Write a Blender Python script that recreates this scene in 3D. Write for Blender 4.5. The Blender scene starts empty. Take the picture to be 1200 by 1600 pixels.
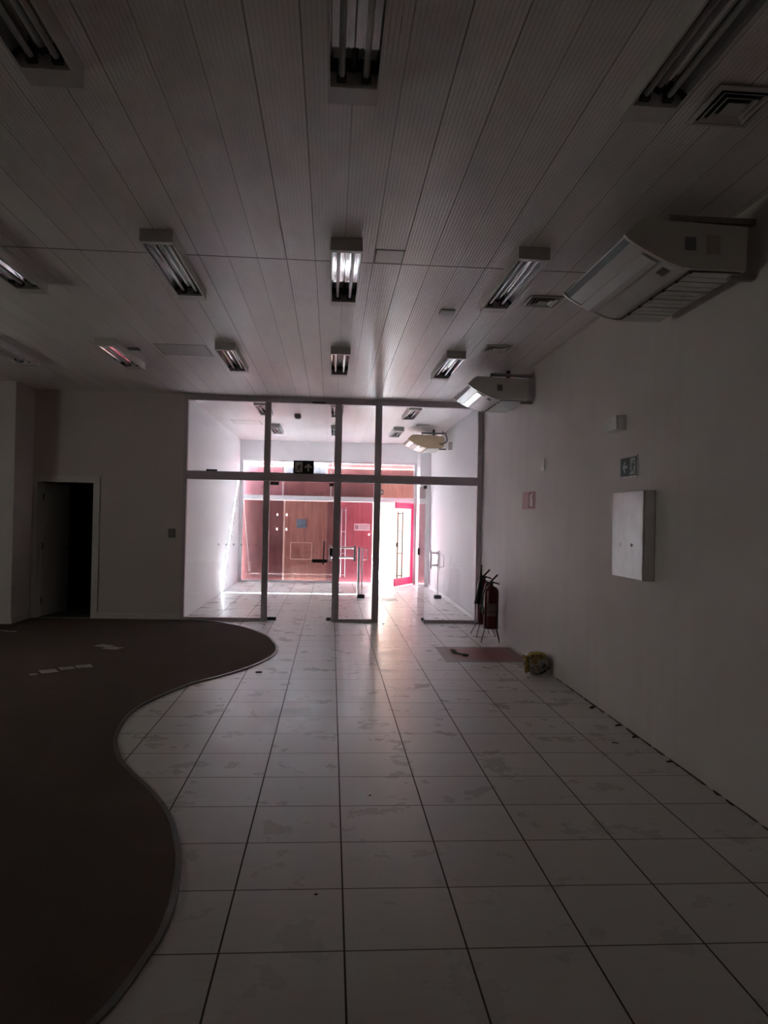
import bpy, bmesh, math, random
from mathutils import Vector, Matrix
random.seed(7)
sc = bpy.context.scene
COL = sc.collection
PI = math.pi

# ------------------------------------------------------------------ camera
H = 1.5698
YAW, PITCH, ROLL, FPX = 0.0710, 0.0083, 0.0210, 1155.946
cyw, syw = math.cos(YAW), math.sin(YAW)
fw = Vector((syw*math.cos(PITCH), cyw*math.cos(PITCH), math.sin(PITCH)))
r0 = Vector((cyw, -syw, 0)); u0 = r0.cross(fw)
rr = r0*math.cos(ROLL)+u0*math.sin(ROLL); uu = -r0*math.sin(ROLL)+u0*math.cos(ROLL)
cam_d = bpy.data.cameras.new('camera'); cam = bpy.data.objects.new('camera', cam_d); COL.objects.link(cam)
cam_d.sensor_fit = 'VERTICAL'; cam_d.sensor_height = 36.0; cam_d.sensor_width = 27.0
cam_d.lens = FPX*36/1600; cam_d.clip_start = 0.02
M = Matrix.Identity(4)
for i in range(3):
    M[i][0] = rr[i]; M[i][1] = uu[i]; M[i][2] = -fw[i]
M[0][3], M[1][3], M[2][3] = 0, 0, H
cam.matrix_world = M
sc.camera = cam

# ------------------------------------------------------------------ light
SKY = 20.0
w = bpy.data.worlds.new('daylight'); sc.world = w; w.use_nodes = True
bg = w.node_tree.nodes['Background']
bg.inputs[0].default_value = (0.81, 0.98, 1.05, 1); bg.inputs[1].default_value = SKY

def lamp(name, kind, loc, direction, **kw):
    d = bpy.data.lights.new(name, kind); o = bpy.data.objects.new(name, d); COL.objects.link(o)
    o.location = loc; o.rotation_euler = Vector(direction).to_track_quat('-Z', 'Z' if kind == 'AREA' else 'Y').to_euler()
    for k, v in kw.items(): setattr(d, k, v)
    return o
sun = lamp('sun', 'SUN', (6, 26, 12), (-0.45, -1, -1.072), energy=235.0, angle=0.01, color=(.90, .98, 1.0))
def portal(name, loc, direction, sx, sz):
    o = lamp(name, 'AREA', loc, direction, shape='RECTANGLE', size=sx, size_y=sz, energy=1.0)
    o.data.cycles.is_portal = True
    return o
portal('doorway_daylight', (1.485, 18.02, 1.0), (0, -1, 0), 0.95, 2.0)
portal('transom_daylight', (-0.1, 17.99, 2.92), (0, -1, -.6), 4.1, 0.12)
portal('side_fill_daylight', (-6.75, 6.0, 1.75), (1, 0, 0), 2.0, 1.3)  # daylight through the added side window, filling the dim hall

sc.view_settings.view_transform = 'Standard'; sc.view_settings.look = 'None'
sc.view_settings.gamma = 1.0; sc.view_settings.use_curve_mapping = False
sc.view_settings.exposure = 0.9
sc.cycles.use_denoising = True
sc.cycles.max_bounces = 14; sc.cycles.diffuse_bounces = 10; sc.cycles.glossy_bounces = 5
sc.cycles.transparent_max_bounces = 24; sc.cycles.sample_clamp_indirect = 30.0

# ------------------------------------------------------------------ materials
def nt(name):
    m = bpy.data.materials.new(name); m.use_nodes = True
    t = m.node_tree; b = t.nodes['Principled BSDF']
    return m, t, b
def c4(c): return (c[0], c[1], c[2], 1)
def node(t, typ, **kw):
    n = t.nodes.new(typ)
    for k, v in kw.items():
        if isinstance(k, str) and hasattr(n, k): setattr(n, k, v)
    return n
def pos(t):
    return t.nodes.new('ShaderNodeNewGeometry').outputs['Position']
def mathn(t, op, a, b=None, c=None):
    n = t.nodes.new('ShaderNodeMath'); n.operation = op
    for i, v in enumerate((a, b, c)):
        if v is None: continue
        if hasattr(v, 'is_output'): t.links.new(v, n.inputs[i])
        else: n.inputs[i].default_value = v
    return n.outputs[0]
def mixc(t, fac, a, b, blend='MIX'):
    n = t.nodes.new('ShaderNodeMix'); n.data_type = 'RGBA'; n.blend_type = blend
    for sock, v in ((n.inputs[0], fac), (n.inputs[6], a), (n.inputs[7], b)):
        if hasattr(v, 'is_output'): t.links.new(v, sock)
        else: sock.default_value = v if isinstance(v, (int, float)) else c4(v)
    return n.outputs[2]
def noise(t, vec, scale, detail=3, rough=.55):
    n = t.nodes.new('ShaderNodeTexNoise'); n.inputs['Scale'].default_value = scale
    n.inputs['Detail'].default_value = detail; n.inputs['Roughness'].default_value = rough
    if vec is not None: t.links.new(vec, n.inputs['Vector'])
    return n.outputs['Fac']
def scaled(t, vec, s):
    n = t.nodes.new('ShaderNodeVectorMath'); n.operation = 'MULTIPLY'
    t.links.new(vec, n.inputs[0]); n.inputs[1].default_value = s
    return n.outputs[0]
def ramp(t, fac, lo, hi, a=0.0, b=1.0):
    n = t.nodes.new('ShaderNodeMapRange'); n.clamp = True
    t.links.new(fac, n.inputs[0]); n.inputs[1].default_value = lo; n.inputs[2].default_value = hi
    n.inputs[3].default_value = a; n.inputs[4].default_value = b
    return n.outputs[0]
def bump(t, b, h, strength, dist=.01):
    n = t.nodes.new('ShaderNodeBump'); n.inputs['Strength'].default_value = strength; n.inputs['Distance'].default_value = dist
    t.links.new(h, n.inputs['Height']); t.links.new(n.outputs[0], b.inputs['Normal'])
def plain(name, col, rough=.5, metal=0.0, var=.12, scale=18, spec=.5, stretch=(1, 1, 1)):
    m, t, b = nt(name)
    f = noise(t, scaled(t, pos(t), stretch), scale, 4)
    dark = tuple(x*(1-var) for x in col); lite = tuple(min(1, x*(1+var)) for x in col)
    t.links.new(mixc(t, ramp(t, f, .3, .7), dark, lite), b.inputs['Base Color'])
    b.inputs['Roughness'].default_value = rough; b.inputs['Metallic'].default_value = metal
    b.inputs['Specular IOR Level'].default_value = spec
    return m
MAT = {}
def wall_mat(name, col, stain=.25):
    m, t, b = nt(name); p = pos(t)
    big = noise(t, p, .9, 4, .6); streak = noise(t, scaled(t, p, (3.2, 3.2, .12)), 1.6, 3)
    spots = noise(t, p, 9, 4, .65)
    c = mixc(t, ramp(t, big, .35, .7), tuple(x*(1-stain*.5) for x in col), col)
    c = mixc(t, ramp(t, streak, .5, .75, 0, stain), c, tuple(x*.7 for x in col))
    c = mixc(t, ramp(t, spots, .66, .8, 0, stain*.8), c, tuple(x*.55 for x in col))
    t.links.new(c, b.inputs['Base Color']); b.inputs['Roughness'].default_value = .6
    b.inputs['Specular IOR Level'].default_value = .25
    bump(t, b, noise(t, p, 60, 3), .06, .004)
    return m
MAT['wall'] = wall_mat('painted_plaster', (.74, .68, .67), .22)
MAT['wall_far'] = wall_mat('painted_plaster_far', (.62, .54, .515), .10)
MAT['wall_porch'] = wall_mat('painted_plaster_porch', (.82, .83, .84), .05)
MAT['wall_porch_dimmed'] = wall_mat('painted_plaster_porch_dimmed', (.66, .66, .68), .05)  # porch plaster darkened to offset strong doorway light on the right
MAT['white'] = plain('white_enamel', (.72, .70, .70), .35, var=.05)
MAT['trimwhite'] = plain('painted_trim', (.62, .58, .55), .5, var=.06)

def tile_mat():
    m, t, b = nt('ceramic_tile'); p = pos(t)
    s = t.nodes.new('ShaderNodeSeparateXYZ'); t.links.new(p, s.inputs[0])
    T = .45
    xs = mathn(t, 'SUBTRACT', s.outputs[0], .081 - 20*T); ys = mathn(t, 'SUBTRACT', s.outputs[1], 5.9833*T - 20*T)
    dx = mathn(t, 'PINGPONG', xs, T/2); dy = mathn(t, 'PINGPONG', ys, T/2)
    d = mathn(t, 'MINIMUM', dx, mathn(t, 'ADD', dy, .0006))
    joint = ramp(t, d, .0030, .0046, 1, 0)
    cell = t.nodes.new('ShaderNodeCombineXYZ')
    t.links.new(mathn(t, 'FLOOR', mathn(t, 'DIVIDE', xs, T)), cell.inputs[0])
    t.links.new(mathn(t, 'FLOOR', mathn(t, 'DIVIDE', ys, T)), cell.inputs[1])
    wn = t.nodes.new('ShaderNodeTexWhiteNoise'); wn.noise_dimensions = '3D'; t.links.new(cell.outputs[0], wn.inputs['Vector'])
    col = mixc(t, wn.outputs['Value'], (.62, .595, .585), (.665, .645, .64))
    sm = noise(t, scaled(t, p, (1, 2.2, 1)), 2.3, 6, .68)
    smf = ramp(t, sm, .35, .95, 0, .14)
    col = mixc(t, smf, col, (.33, .30, .285))
    scuff = noise(t, scaled(t, p, (2.0, 11, 1)), 2.2, 4, .7)
    col = mixc(t, ramp(t, scuff, .55, .80, 0, .20), col, (.27, .24, .235))
    col = mixc(t, joint, col, (.045, .036, .032))
    t.links.new(col, b.inputs['Base Color'])
    rg = ramp(t, noise(t, p, 3.1, 5, .65), .3, .75, .24, .38)
    rg = mathn(t, 'ADD', rg, mathn(t, 'MULTIPLY', joint, .4))
    t.links.new(rg, b.inputs['Roughness']); b.inputs['Specular IOR Level'].default_value = .3
    h = mathn(t, 'ADD', mathn(t, 'MULTIPLY', joint, -1.0), mathn(t, 'MULTIPLY', noise(t, p, 7, 2), .25))
    bump(t, b, h, .3, .003)
    return m
MAT['tile'] = tile_mat()

def ceiling_mat():
    m, t, b = nt('ribbed_lining'); p = pos(t)
    s = t.nodes.new('ShaderNodeSeparateXYZ'); t.links.new(p, s.inputs[0])
    P = .2
    xs = mathn(t, 'SUBTRACT', s.outputs[0], .052 - 60*P)
    dj = mathn(t, 'PINGPONG', xs, P/2)
    joint = ramp(t, dj, .0022, .0045, 1, 0)
    cell = mathn(t, 'FLOOR', mathn(t, 'DIVIDE', xs, P))
    wn = t.nodes.new('ShaderNodeTexWhiteNoise'); wn.noise_dimensions = '1D'; t.links.new(cell, wn.inputs['W'])
    rib = ramp(t, mathn(t, 'PINGPONG', xs, .01), .0005, .0035, 0, 1)
    seam = ramp(t, mathn(t, 'ABSOLUTE', mathn(t, 'SUBTRACT', s.outputs[1], 5.15)), .006, .010, 1, 0)
    col = mixc(t, wn.outputs['Value'], (.74, .69, .68), (.84, .79, .78))
    col = mixc(t, ramp(t, noise(t, scaled(t, p, (2, .5, 1)), 2, 4), .45, .75, 0, .3), col, (.45, .42, .41))
    col = mixc(t, ramp(t, rib, 0, 1, .14, 0), col, (.3, .28, .28))
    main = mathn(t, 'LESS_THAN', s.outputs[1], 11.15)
    joint = mathn(t, 'MULTIPLY', joint, mathn(t, 'ADD', mathn(t, 'MULTIPLY', main, .8), .2))
    line = mathn(t, 'MAXIMUM', mathn(t, 'MULTIPLY', joint, mathn(t, 'ADD', .22, mathn(t, 'MULTIPLY', mathn(t, 'POWER', wn.outputs['Value'], 2.0), .75))), seam)
    col = mixc(t, line, col, (.03, .027, .026))
    col = mixc(t, mathn(t, 'MULTIPLY', mathn(t, 'GREATER_THAN', s.outputs[1], 11.15), .22), col, (.30, .30, .31))  # porch side darkened in colour to offset its overbright light
    t.links.new(col, b.inputs['Base Color'])
    b.inputs['Roughness'].default_value = .33; b.inputs['Specular IOR Level'].default_value = .55
    h = mathn(t, 'SUBTRACT', mathn(t, 'MULTIPLY', rib, .5), mathn(t, 'MULTIPLY', line, 2.0))
    bump(t, b, h, .9, .003)
    return m
MAT['ceiling'] = ceiling_mat()

def carpet_mat():
    m, t, b = nt('carpet_pile'); p = pos(t)
    f = noise(t, p, 350, 2); g = noise(t, p, 2.0, 5, .6)
    c = mixc(t, ramp(t, f, .3, .7), (.10, .068, .06), (.16, .115, .10))
    c = mixc(t, ramp(t, g, .35, .75, 0, .5), c, (.085, .07, .062))
    t.links.new(c, b.inputs['Base Color']); b.inputs['Roughness'].default_value = .95
    b.inputs['Specular IOR Level'].default_value = .1
    bump(t, b, f, .6, .004)
    return m
MAT['carpet'] = carpet_mat()
MAT['edging'] = plain('edge_strip_metal', (.16, .14, .13), .4, .6)

def glass_mat(name, tint=(.97, .97, .98), rough=0.0, ior=1.5):
    m = bpy.data.materials.new(name); m.use_nodes = True; t = m.node_tree
    t.nodes.remove(t.nodes['Principled BSDF']); out = t.nodes['Material Output']
    tr = t.nodes.new('ShaderNodeBsdfTransparent'); gl = t.nodes.new('ShaderNodeBsdfGlossy'); mx = t.nodes.new('ShaderNodeMixShader')
    fr = t.nodes.new('ShaderNodeFresnel'); fr.inputs[0].default_value = ior
    f = noise(t, pos(t), 1.5, 3)
    t.links.new(mixc(t, ramp(t, f, .4, .8), tint, tuple(x*.985 for x in tint)), tr.inputs[0])
    gl.inputs['Roughness'].default_value = rough
    # thin pane: use the outside ior on both faces
    geo = t.nodes.new('ShaderNodeNewGeometry')
    ivt = mathn(t, 'ADD', mathn(t, 'MULTIPLY', geo.outputs['Backfacing'], 1/ior - ior), ior)
    t.links.new(ivt, fr.inputs[0])
    t.links.new(fr.outputs[0], mx.inputs[0]); t.links.new(tr.outputs[0], mx.inputs[1]); t.links.new(gl.outputs[0], mx.inputs[2])
    t.links.new(mx.outputs[0], out.inputs[0])
    return m
MAT['glass'] = glass_mat('clear_glass')
MAT['pinkglass'] = glass_mat('pink_film_glass', (.98, .86, .89))
MAT['fillglass'] = glass_mat('fill_window_glass', (.385, .355, .322), .3)  # dims the sky light through the added side window
MAT['dotglass'] = glass_mat('frosted_dot_film', (.86, .86, .88), .5)
MAT['alu'] = plain('anodised_aluminium', (.52, .45, .49), .45, .3, var=.06)
MAT['shopframe'] = plain('white_aluminium', (.62, .62, .64), .4, var=.05)
MAT['dark'] = plain('black_plastic', (.02, .018, .018), .45, var=.2)
MAT['darkmetal'] = plain('dark_steel', (.07, .06, .06), .4, .6)
MAT['chrome'] = plain('polished_steel', (.82, .80, .80), .12, 1.0, var=.03)
MAT['mirror'] = plain('specular_reflector', (.80, .80, .81), .06, 1.0, var=.03)
MAT['tube'] = plain('unlit_tube_glass', (.42, .41, .41), .2, var=.04)
MAT['lampwhite'] = plain('lamp_enamel', (.55, .52, .51), .4, var=.05)
MAT['acwhite'] = plain('ac_plastic', (.62, .595, .565), .32, var=.06, scale=5)
MAT['acfront'] = plain('ac_gloss_panel', (.60, .585, .58), .36, var=.05, scale=4, spec=.25)
MAT['acgloss'] = plain('ac_flap_gloss', (.66, .65, .66), .22, var=.03, scale=4, spec=.4)
MAT['acyellow'] = plain('yellowed_plastic', (.78, .60, .38), .4, var=.06, scale=4)
MAT['accream'] = plain('cream_plastic', (.80, .74, .70), .3, var=.06, scale=4)
MAT['grille'] = plain('grille_plastic', (.62, .61, .60), .4, var=.05)
MAT['acgrey'] = plain('grey_sticker', (.17, .16, .155), .6)
MAT['acpink'] = plain('faded_red_sticker', (.50, .40, .385), .6)
MAT['bracket'] = plain('painted_bracket', (.26, .235, .23), .5, .2)
MAT['redext'] = plain('red_cylinder_enamel', (.115, .008, .012), .3, var=.15)
MAT['labelgrey'] = plain('worn_label', (.19, .13, .14), .6, var=.35, scale=60)
MAT['reddoor'] = plain('red_painted_metal', (.86, .045, .17), .4, var=.06)
MAT['paper'] = plain('paper', (.62, .58, .55), .8, var=.06)
MAT['pinkpaper'] = plain('printed_notice', (.85, .62, .63), .7, var=.15, scale=60)
MAT['posterblue'] = plain('dark_blue_poster', (.10, .12, .16), .5, var=.35, scale=14)
MAT['blacksign'] = plain('black_sign', (.008, .007, .007), .4)
MAT['greysign'] = plain('photoluminescent_grey', (.62, .57, .55), .6, var=.05)
MAT['signgreen'] = plain('green_sign', (.06, .085, .085), .6, var=.25, scale=40)
MAT['signpale'] = plain('pale_pictogram', (.35, .40, .37), .4, var=.1)
MAT['signframe'] = plain('sign_edge', (.62, .57, .55), .4)
MAT['signred'] = plain('red_sign', (.40, .14, .165), .5, var=.15, scale=30)
MAT['signredlite'] = plain('faded_red_sign', (.46, .235, .255), .5, var=.15, scale=30)
MAT['signdark'] = plain('dark_red_print', (.13, .03, .04), .5)
MAT['signwhite'] = plain('white_print', (.72, .58, .60), .5)
MAT['concrete'] = plain('pavement', (.21, .215, .22), .85, var=.2, scale=6)
MAT['facade'] = plain('streak_tint_facade', (.42, .235, .21), .8, var=.15, scale=2)  # colour chosen to tint the light streak on the floor
MAT['debris'] = plain('dry_leaf', (.035, .025, .02), .9)
MAT['residue'] = plain('glue_residue', (.40, .31, .27), .6, var=.3, scale=30)
MAT['dooroil'] = plain('painted_door', (.55, .52, .50), .5, var=.05)
MAT['darkroom'] = plain('painted_room_shade', (.07, .065, .06), .8)  # near-black colour stands for the lack of light in there
MAT['panelwhite'] = plain('panel_enamel', (.86, .845, .845), .2, var=.08, scale=7)
MAT['dot'] = plain('frosted_dot', (.8, .78, .8), .6)

def wood_mat(name, a, b2, lite):
    m, t, b = nt(name); p = pos(t)
    g = noise(t, scaled(t, p, (7, 7, .55)), 2.0, 6, .65)
    k = noise(t, scaled(t, p, (3, 3, .8)), 1.3, 4, .6)
    c = mixc(t, ramp(t, g, .3, .7), a, b2)
    c = mixc(t, ramp(t, k, .52, .75, 0, .7), c, lite)
    fine = noise(t, scaled(t, p, (40, 40, 1.2)), 2.5, 3)
    c = mixc(t, ramp(t, fine, .55, .75, 0, .35), c, tuple(x*.45 for x in a))
    t.links.new(c, b.inputs['Base Color']); b.inputs['Roughness'].default_value = .7
    b.inputs['Specular IOR Level'].default_value = .2
    return m
MAT['ply'] = wood_mat('plywood', (.26, .088, .070), (.50, .215, .165), (.58, .28, .23))
MAT['plydark'] = wood_mat('plywood_dark', (.11, .032, .032), (.23, .078, .075), (.29, .115, .105))
MAT['plypink'] = wood_mat('plywood_pink', (.44, .125, .15), (.62, .22, .25), (.68, .28, .29))
MAT['plyrose'] = wood_mat('plywood_rose', (.26, .09, .105), (.33, .13, .145), (.38, .19, .20))
MAT['zinc'] = plain('zinc_sheet', (.22, .21, .23), .5, .3, var=.25, scale=8)
MAT['batten'] = plain('pale_batten', (.80, .56, .46), .6, var=.1)
MAT['palewood'] = wood_mat('pale_hoarding', (.15, .105, .068), (.20, .15, .10), (.25, .19, .13))

def floorpaint_mat():
    m, t, b = nt('red_floor_paint'); p = pos(t)
    s = t.nodes.new('ShaderNodeSeparateXYZ'); t.links.new(p, s.inputs[0])
    T = .45
    xs = mathn(t, 'SUBTRACT', s.outputs[0], .081 - 20*T); ys = mathn(t, 'SUBTRACT', s.outputs[1], 5.9833*T - 20*T)
    d = mathn(t, 'MINIMUM', mathn(t, 'PINGPONG', xs, T/2), mathn(t, 'PINGPONG', ys, T/2))
    joint = ramp(t, d, .0022, .0042, .75, 0)
    ax = mathn(t, 'ABSOLUTE', mathn(t, 'SUBTRACT', s.outputs[0], 1.77)); ay = mathn(t, 'ABSOLUTE', mathn(t, 'SUBTRACT', s.outputs[1], 8.58))
    e = mathn(t, 'MAXIMUM', ax, ay)
    worn = noise(t, p, 5, 5, .65)
    c = mixc(t, ramp(t, worn, .35, .7), (.25, .040, .045), (.30, .072, .072))
    edge = ramp(t, e, .33, .36, 0, .85)
    c = mixc(t, edge, c, (.20, .125, .105))
    c = mixc(t, joint, c, (.06, .03, .03))
    t.links.new(c, b.inputs['Base Color']); b.inputs['Roughness'].default_value = .38
    return m
MAT['floorpaint'] = floorpaint_mat()

def bag_mat():
    m, t, b = nt('crumpled_plastic'); tc = t.nodes.new('ShaderNodeTexCoord').outputs['Object']
    n1 = noise(t, tc, 6.5, 2); n2 = noise(t, tc, 9, 3)
    s = t.nodes.new('ShaderNodeSeparateXYZ'); t.links.new(tc, s.inputs[0])
    c = mixc(t, ramp(t, n1, .40, .47), (.26, .17, .055), (.30, .27, .25))
    c = mixc(t, ramp(t, n2, .56, .62), c, (.05, .035, .02))
    t.links.new(c, b.inputs['Base Color']); b.inputs['Roughness'].default_value = .25
    bump(t, b, noise(t, tc, 22, 4), .8, .02)
    return m
MAT['bag'] = bag_mat()
MAT['bagyellow'] = plain('yellow_plastic', (.42, .29, .09), .15, var=.5, scale=40)

# ------------------------------------------------------------------ mesh helpers
class MB:
    def __init__(self): self.bm = bmesh.new()
    def box(self, x0, x1, y0, y1, z0, z1, bev=0):
        vs = [self.bm.verts.new((x, y, z)) for x in (x0, x1) for y in (y0, y1) for z in (z0, z1)]
        fs = [(0, 1, 3, 2), (4, 6, 7, 5), (0, 4, 5, 1), (2, 3, 7, 6), (0, 2, 6, 4), (1, 5, 7, 3)]
        faces = [self.bm.faces.new([vs[i] for i in f]) for f in fs]
        if bev:
            es = list({e for f in faces for e in f.edges})
            bmesh.ops.bevel(self.bm, geom=es, offset=bev, segments=2, affect='EDGES', profile=.5)
        return self
    def prism(self, pts, a, b, axis='y'):
        """polygon pts extruded from a to b along an axis; pts are the two other coords in xyz order"""
        def mk(p, v):
            if axis == 'y': return (p[0], v, p[1])
            if axis == 'x': return (v, p[0], p[1])
            return (p[0], p[1], v)
        A = [self.bm.verts.new(mk(p, a)) for p in pts]; B = [self.bm.verts.new(mk(p, b)) for p in pts]
        self.bm.faces.new(A); self.bm.faces.new(list(reversed(B)))
        n = len(pts)
        for i in range(n): self.bm.faces.new((A[i], B[i], B[(i+1) % n], A[(i+1) % n]))
        return self
    def tube(self, path, r, seg=10, cap=True):
        path = [Vector(p) for p in path]; rings = []
        n = len(path)
        rad = r if isinstance(r, (list, tuple)) else [r]*n
        prev = None
        for i, p in enumerate(path):
            d = (path[min(i+1, n-1)] - path[max(i-1, 0)]).normalized()
            if prev is None:
                a = d.orthogonal().normalized()
            else:
                a = (prev - d*prev.dot(d)).normalized()
            prev = a; bb = d.cross(a)
            rings.append([self.bm.verts.new(p + (a*math.cos(2*PI*k/seg) + bb*math.sin(2*PI*k/seg))*rad[i]) for k in range(seg)])
        for i in range(n-1):
            for k in range(seg):
                self.bm.faces.new((rings[i][k], rings[i][(k+1) % seg], rings[i+1][(k+1) % seg], rings[i+1][k]))
        if cap:
            self.bm.faces.new(list(reversed(rings[0]))); self.bm.faces.new(rings[-1])
        return self
    def lathe(self, prof, cx=0, cy=0, seg=28):
        rings = []
        for (r, z) in prof:
            if r < 1e-5: rings.append([self.bm.verts.new((cx, cy, z))])
            else: rings.append([self.bm.verts.new((cx+r*math.cos(2*PI*k/seg), cy+r*math.sin(2*PI*k/seg), z)) for k in range(seg)])
        for a, b in zip(rings[:-1], rings[1:]):
            if len(a) == 1 and len(b) == 1: continue
            for k in range(seg):
                k2 = (k+1) % seg
                if len(a) == 1: self.bm.faces.new((a[0], b[k2], b[k]))
                elif len(b) == 1: self.bm.faces.new((a[k], a[k2], b[0]))
                else: self.bm.faces.new((a[k], a[k2], b[k2], b[k]))
        return self
    def xform(self, mat):
        bmesh.ops.transform(self.bm, matrix=mat, verts=self.bm.verts); return self
    def build(self, name, mat, parent=None, loc=None, smooth=False):
        bmesh.ops.recalc_face_normals(self.bm, faces=self.bm.faces)
        me = bpy.data.meshes.new(name); self.bm.to_mesh(me); self.bm.free()
        me.materials.append(MAT[mat] if isinstance(mat, str) else mat)
        if smooth:
            for p in me.polygons: p.use_smooth = True
            try: me.set_sharp_from_angle(angle=math.radians(35))
            except Exception: pass
        o = bpy.data.objects.new(name, me); COL.objects.link(o)
        if parent is not None: o.parent = parent
        if loc: o.location = loc
        return o
def tag(o, label, cat, group=None, kind=None):
    o['label'] = label; o['category'] = cat
    if group: o['group'] = group
    if kind: o['kind'] = kind
    return o
def thing(name, label, cat, loc=(0, 0, 0), rz=0, group=None, kind=None):
    o = bpy.data.objects.new(name, None); COL.objects.link(o); o.empty_display_size = .1
    o.location = loc; o.rotation_euler = (0, 0, rz)
    return tag(o, label, cat, group, kind)
def struct(name, mb, mat, label, cat):
    return tag(mb.build(name, mat), label, cat, kind='structure')
def dup(root, loc, label, group=None, rz=None):
    r = root.copy(); COL.objects.link(r); r.location = loc; r['label'] = label
    if group: r['group'] = group
    if rz is not None: r.rotation_euler = (0, 0, rz)
    for ch in list(root.children):
        c = ch.copy(); COL.objects.link(c); c.parent = r
        for g in ch.children:
            d = g.copy(); COL.objects.link(d); d.parent = c
    return r
def bez(pts, n=6):
    """Catmull-Rom through pts"""
    out = []; P = [Vector(p) for p in pts]
    for i in range(len(P)-1):
        a = P[max(i-1, 0)]; b = P[i]; c = P[i+1]; d = P[min(i+2, len(P)-1)]
        for k in range(n):
            t = k/n
            out.append(.5*((2*b)+(c-a)*t+(2*a-5*b+4*c-d)*t*t+(3*b-a-3*c+d)*t**3))
    out.append(P[-1]); return out

# ------------------------------------------------------------------ room shell
HC = 3.35; XR = 2.29; YG = 11.15; YF = 17.7; XL = -6.6; YB = -2.6
struct('floor', MB().box(XL, XR, YB, 17.8, -.12, 0), 'tile', 'off-white square ceramic tile floor with dark joints', 'floor')
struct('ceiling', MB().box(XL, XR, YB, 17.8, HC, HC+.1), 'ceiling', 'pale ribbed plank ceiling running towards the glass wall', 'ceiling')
struct('wall_right', MB().box(XR, XR+.12, YB, 18.0, -.12, HC+.1), 'wall', 'long stained off-white wall on the right', 'wall')
mb = MB()   # left wall with a hole for the added fill window
mb.box(XL-.12, XL, YB, 5.0, -.12, HC+.1); mb.box(XL-.12, XL, 7.0, 10.5, -.12, HC+.1)
mb.box(XL-.12, XL, 5.0, 7.0, -.12, 1.1); mb.box(XL-.12, XL, 5.0, 7.0, 2.4, HC+.1)
struct('wall_left', mb, 'wall', 'left side wall of the dim hall, with an added fill window', 'wall')
struct('wall_rear', MB().box(XL, XR, YB-.12, YB, -.12, HC+.1), 'wall', 'rear wall of the hall behind the viewer', 'wall')
wd = thing('fill_window', 'added window in the unseen left wall, for hall fill light', 'window', (XL-.06, 6.0, 1.1), rz=PI/2, kind='structure')
MB().box(-1.0, 1.0, -.008, .008, 0, 1.3).build('pane', 'fillglass', wd)
for x0, x1, z0, z1 in ((-1.0, -.95, 0, 1.3), (.95, 1.0, 0, 1.3), (-.95, .95, 0, .05), (-.95, .95, 1.25, 1.3), (-.02, .02, .05, 1.25)):
    MB().box(x0, x1, -.04, .04, z0, z1).build('window_frame', 'alu', wd)
# left pier face and its return
mb = MB(); mb.box(XL, -4.36, 10.5, 11.3, 0, HC)
struct('wall_pier', mb, 'wall', 'grey-white wall end at the far left edge', 'wall')
# far wall with the dark doorway
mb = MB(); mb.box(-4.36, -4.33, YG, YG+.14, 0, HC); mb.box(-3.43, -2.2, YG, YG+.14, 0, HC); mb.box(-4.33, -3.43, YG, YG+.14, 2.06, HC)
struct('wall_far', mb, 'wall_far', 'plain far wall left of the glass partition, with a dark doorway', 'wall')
# small room behind the doorway, its darkness painted into walls and floor
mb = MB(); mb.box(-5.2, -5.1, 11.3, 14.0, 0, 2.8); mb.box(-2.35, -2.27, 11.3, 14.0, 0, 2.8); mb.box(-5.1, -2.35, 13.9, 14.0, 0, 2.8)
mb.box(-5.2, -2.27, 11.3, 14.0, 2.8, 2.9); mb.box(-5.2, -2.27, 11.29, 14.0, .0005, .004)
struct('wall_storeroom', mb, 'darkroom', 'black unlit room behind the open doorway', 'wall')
# porch side walls
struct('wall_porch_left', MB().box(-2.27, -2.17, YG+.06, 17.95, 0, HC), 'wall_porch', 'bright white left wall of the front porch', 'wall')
struct('wall_porch_lining', MB().box(XR-.012, XR, YG+.06, 17.62, 0, HC), 'wall_porch_dimmed', 'bright white right wall of the front porch', 'wall')
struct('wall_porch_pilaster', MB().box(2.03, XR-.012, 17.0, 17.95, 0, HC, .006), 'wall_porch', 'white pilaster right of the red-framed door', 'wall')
struct('wall_front', MB().box(-2.17, 2.03, 17.62, 17.80, 2.9, HC), 'wall_porch', 'white bulkhead above the boarded shopfront', 'wall')
mb = MB(); mb.box(-3.40, -2.2, YG-.016, YG, 0, .09, .004)
struct('baseboard_far', mb, 'trimwhite', 'low skirting board along the far wall right of the doorway', 'baseboard')
struct('baseboard_left', MB().box(-4.36, -4.344, 10.5, YG, 0, .09, .004), 'trimwhite', 'low skirting board on the short return by the dark doorway', 'baseboard')
struct('baseboard_porch', MB().box(XR-.03, XR-.012, YG+.08, 17.0, 0, .07, .004), 'wall_porch', 'low white skirting on the right porch wall', 'baseboard')
# doorway casing + leaf
mb = MB(); mb.box(-4.345, -4.285, YG-.02, YG+.15, 0, 2.0); mb.box(-3.49, -3.40, YG-.02, YG+.15, 0, 2.0); mb.box(-4.345, -3.40, YG-.02, YG+.15, 2.0, 2.09)
struct('trim_doorway', mb, 'trimwhite', 'painted casing around the dark doorway', 'door frame')
dr = thing('door_1', 'white panel door swung open into the black storeroom', 'door', (-4.275, YG+.15, 0), rz=math.radians(82), kind='structure')
MB().box(0, .78, -.018, .018, .01, 1.99, .003).build('door_leaf', 'dooroil', dr)
for z in (.25, 1.05, 1.78): MB().tube([(-.006, -.02, z-.05), (-.006, -.02, z+.05)], .008).build('hinge', 'darkmetal', dr)
MB().tube([(.72, -.018, 1.0), (.72, -.06, 1.0), (.62, -.065, 1.0)], .009).build('door_handle', 'darkmetal', dr)

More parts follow.
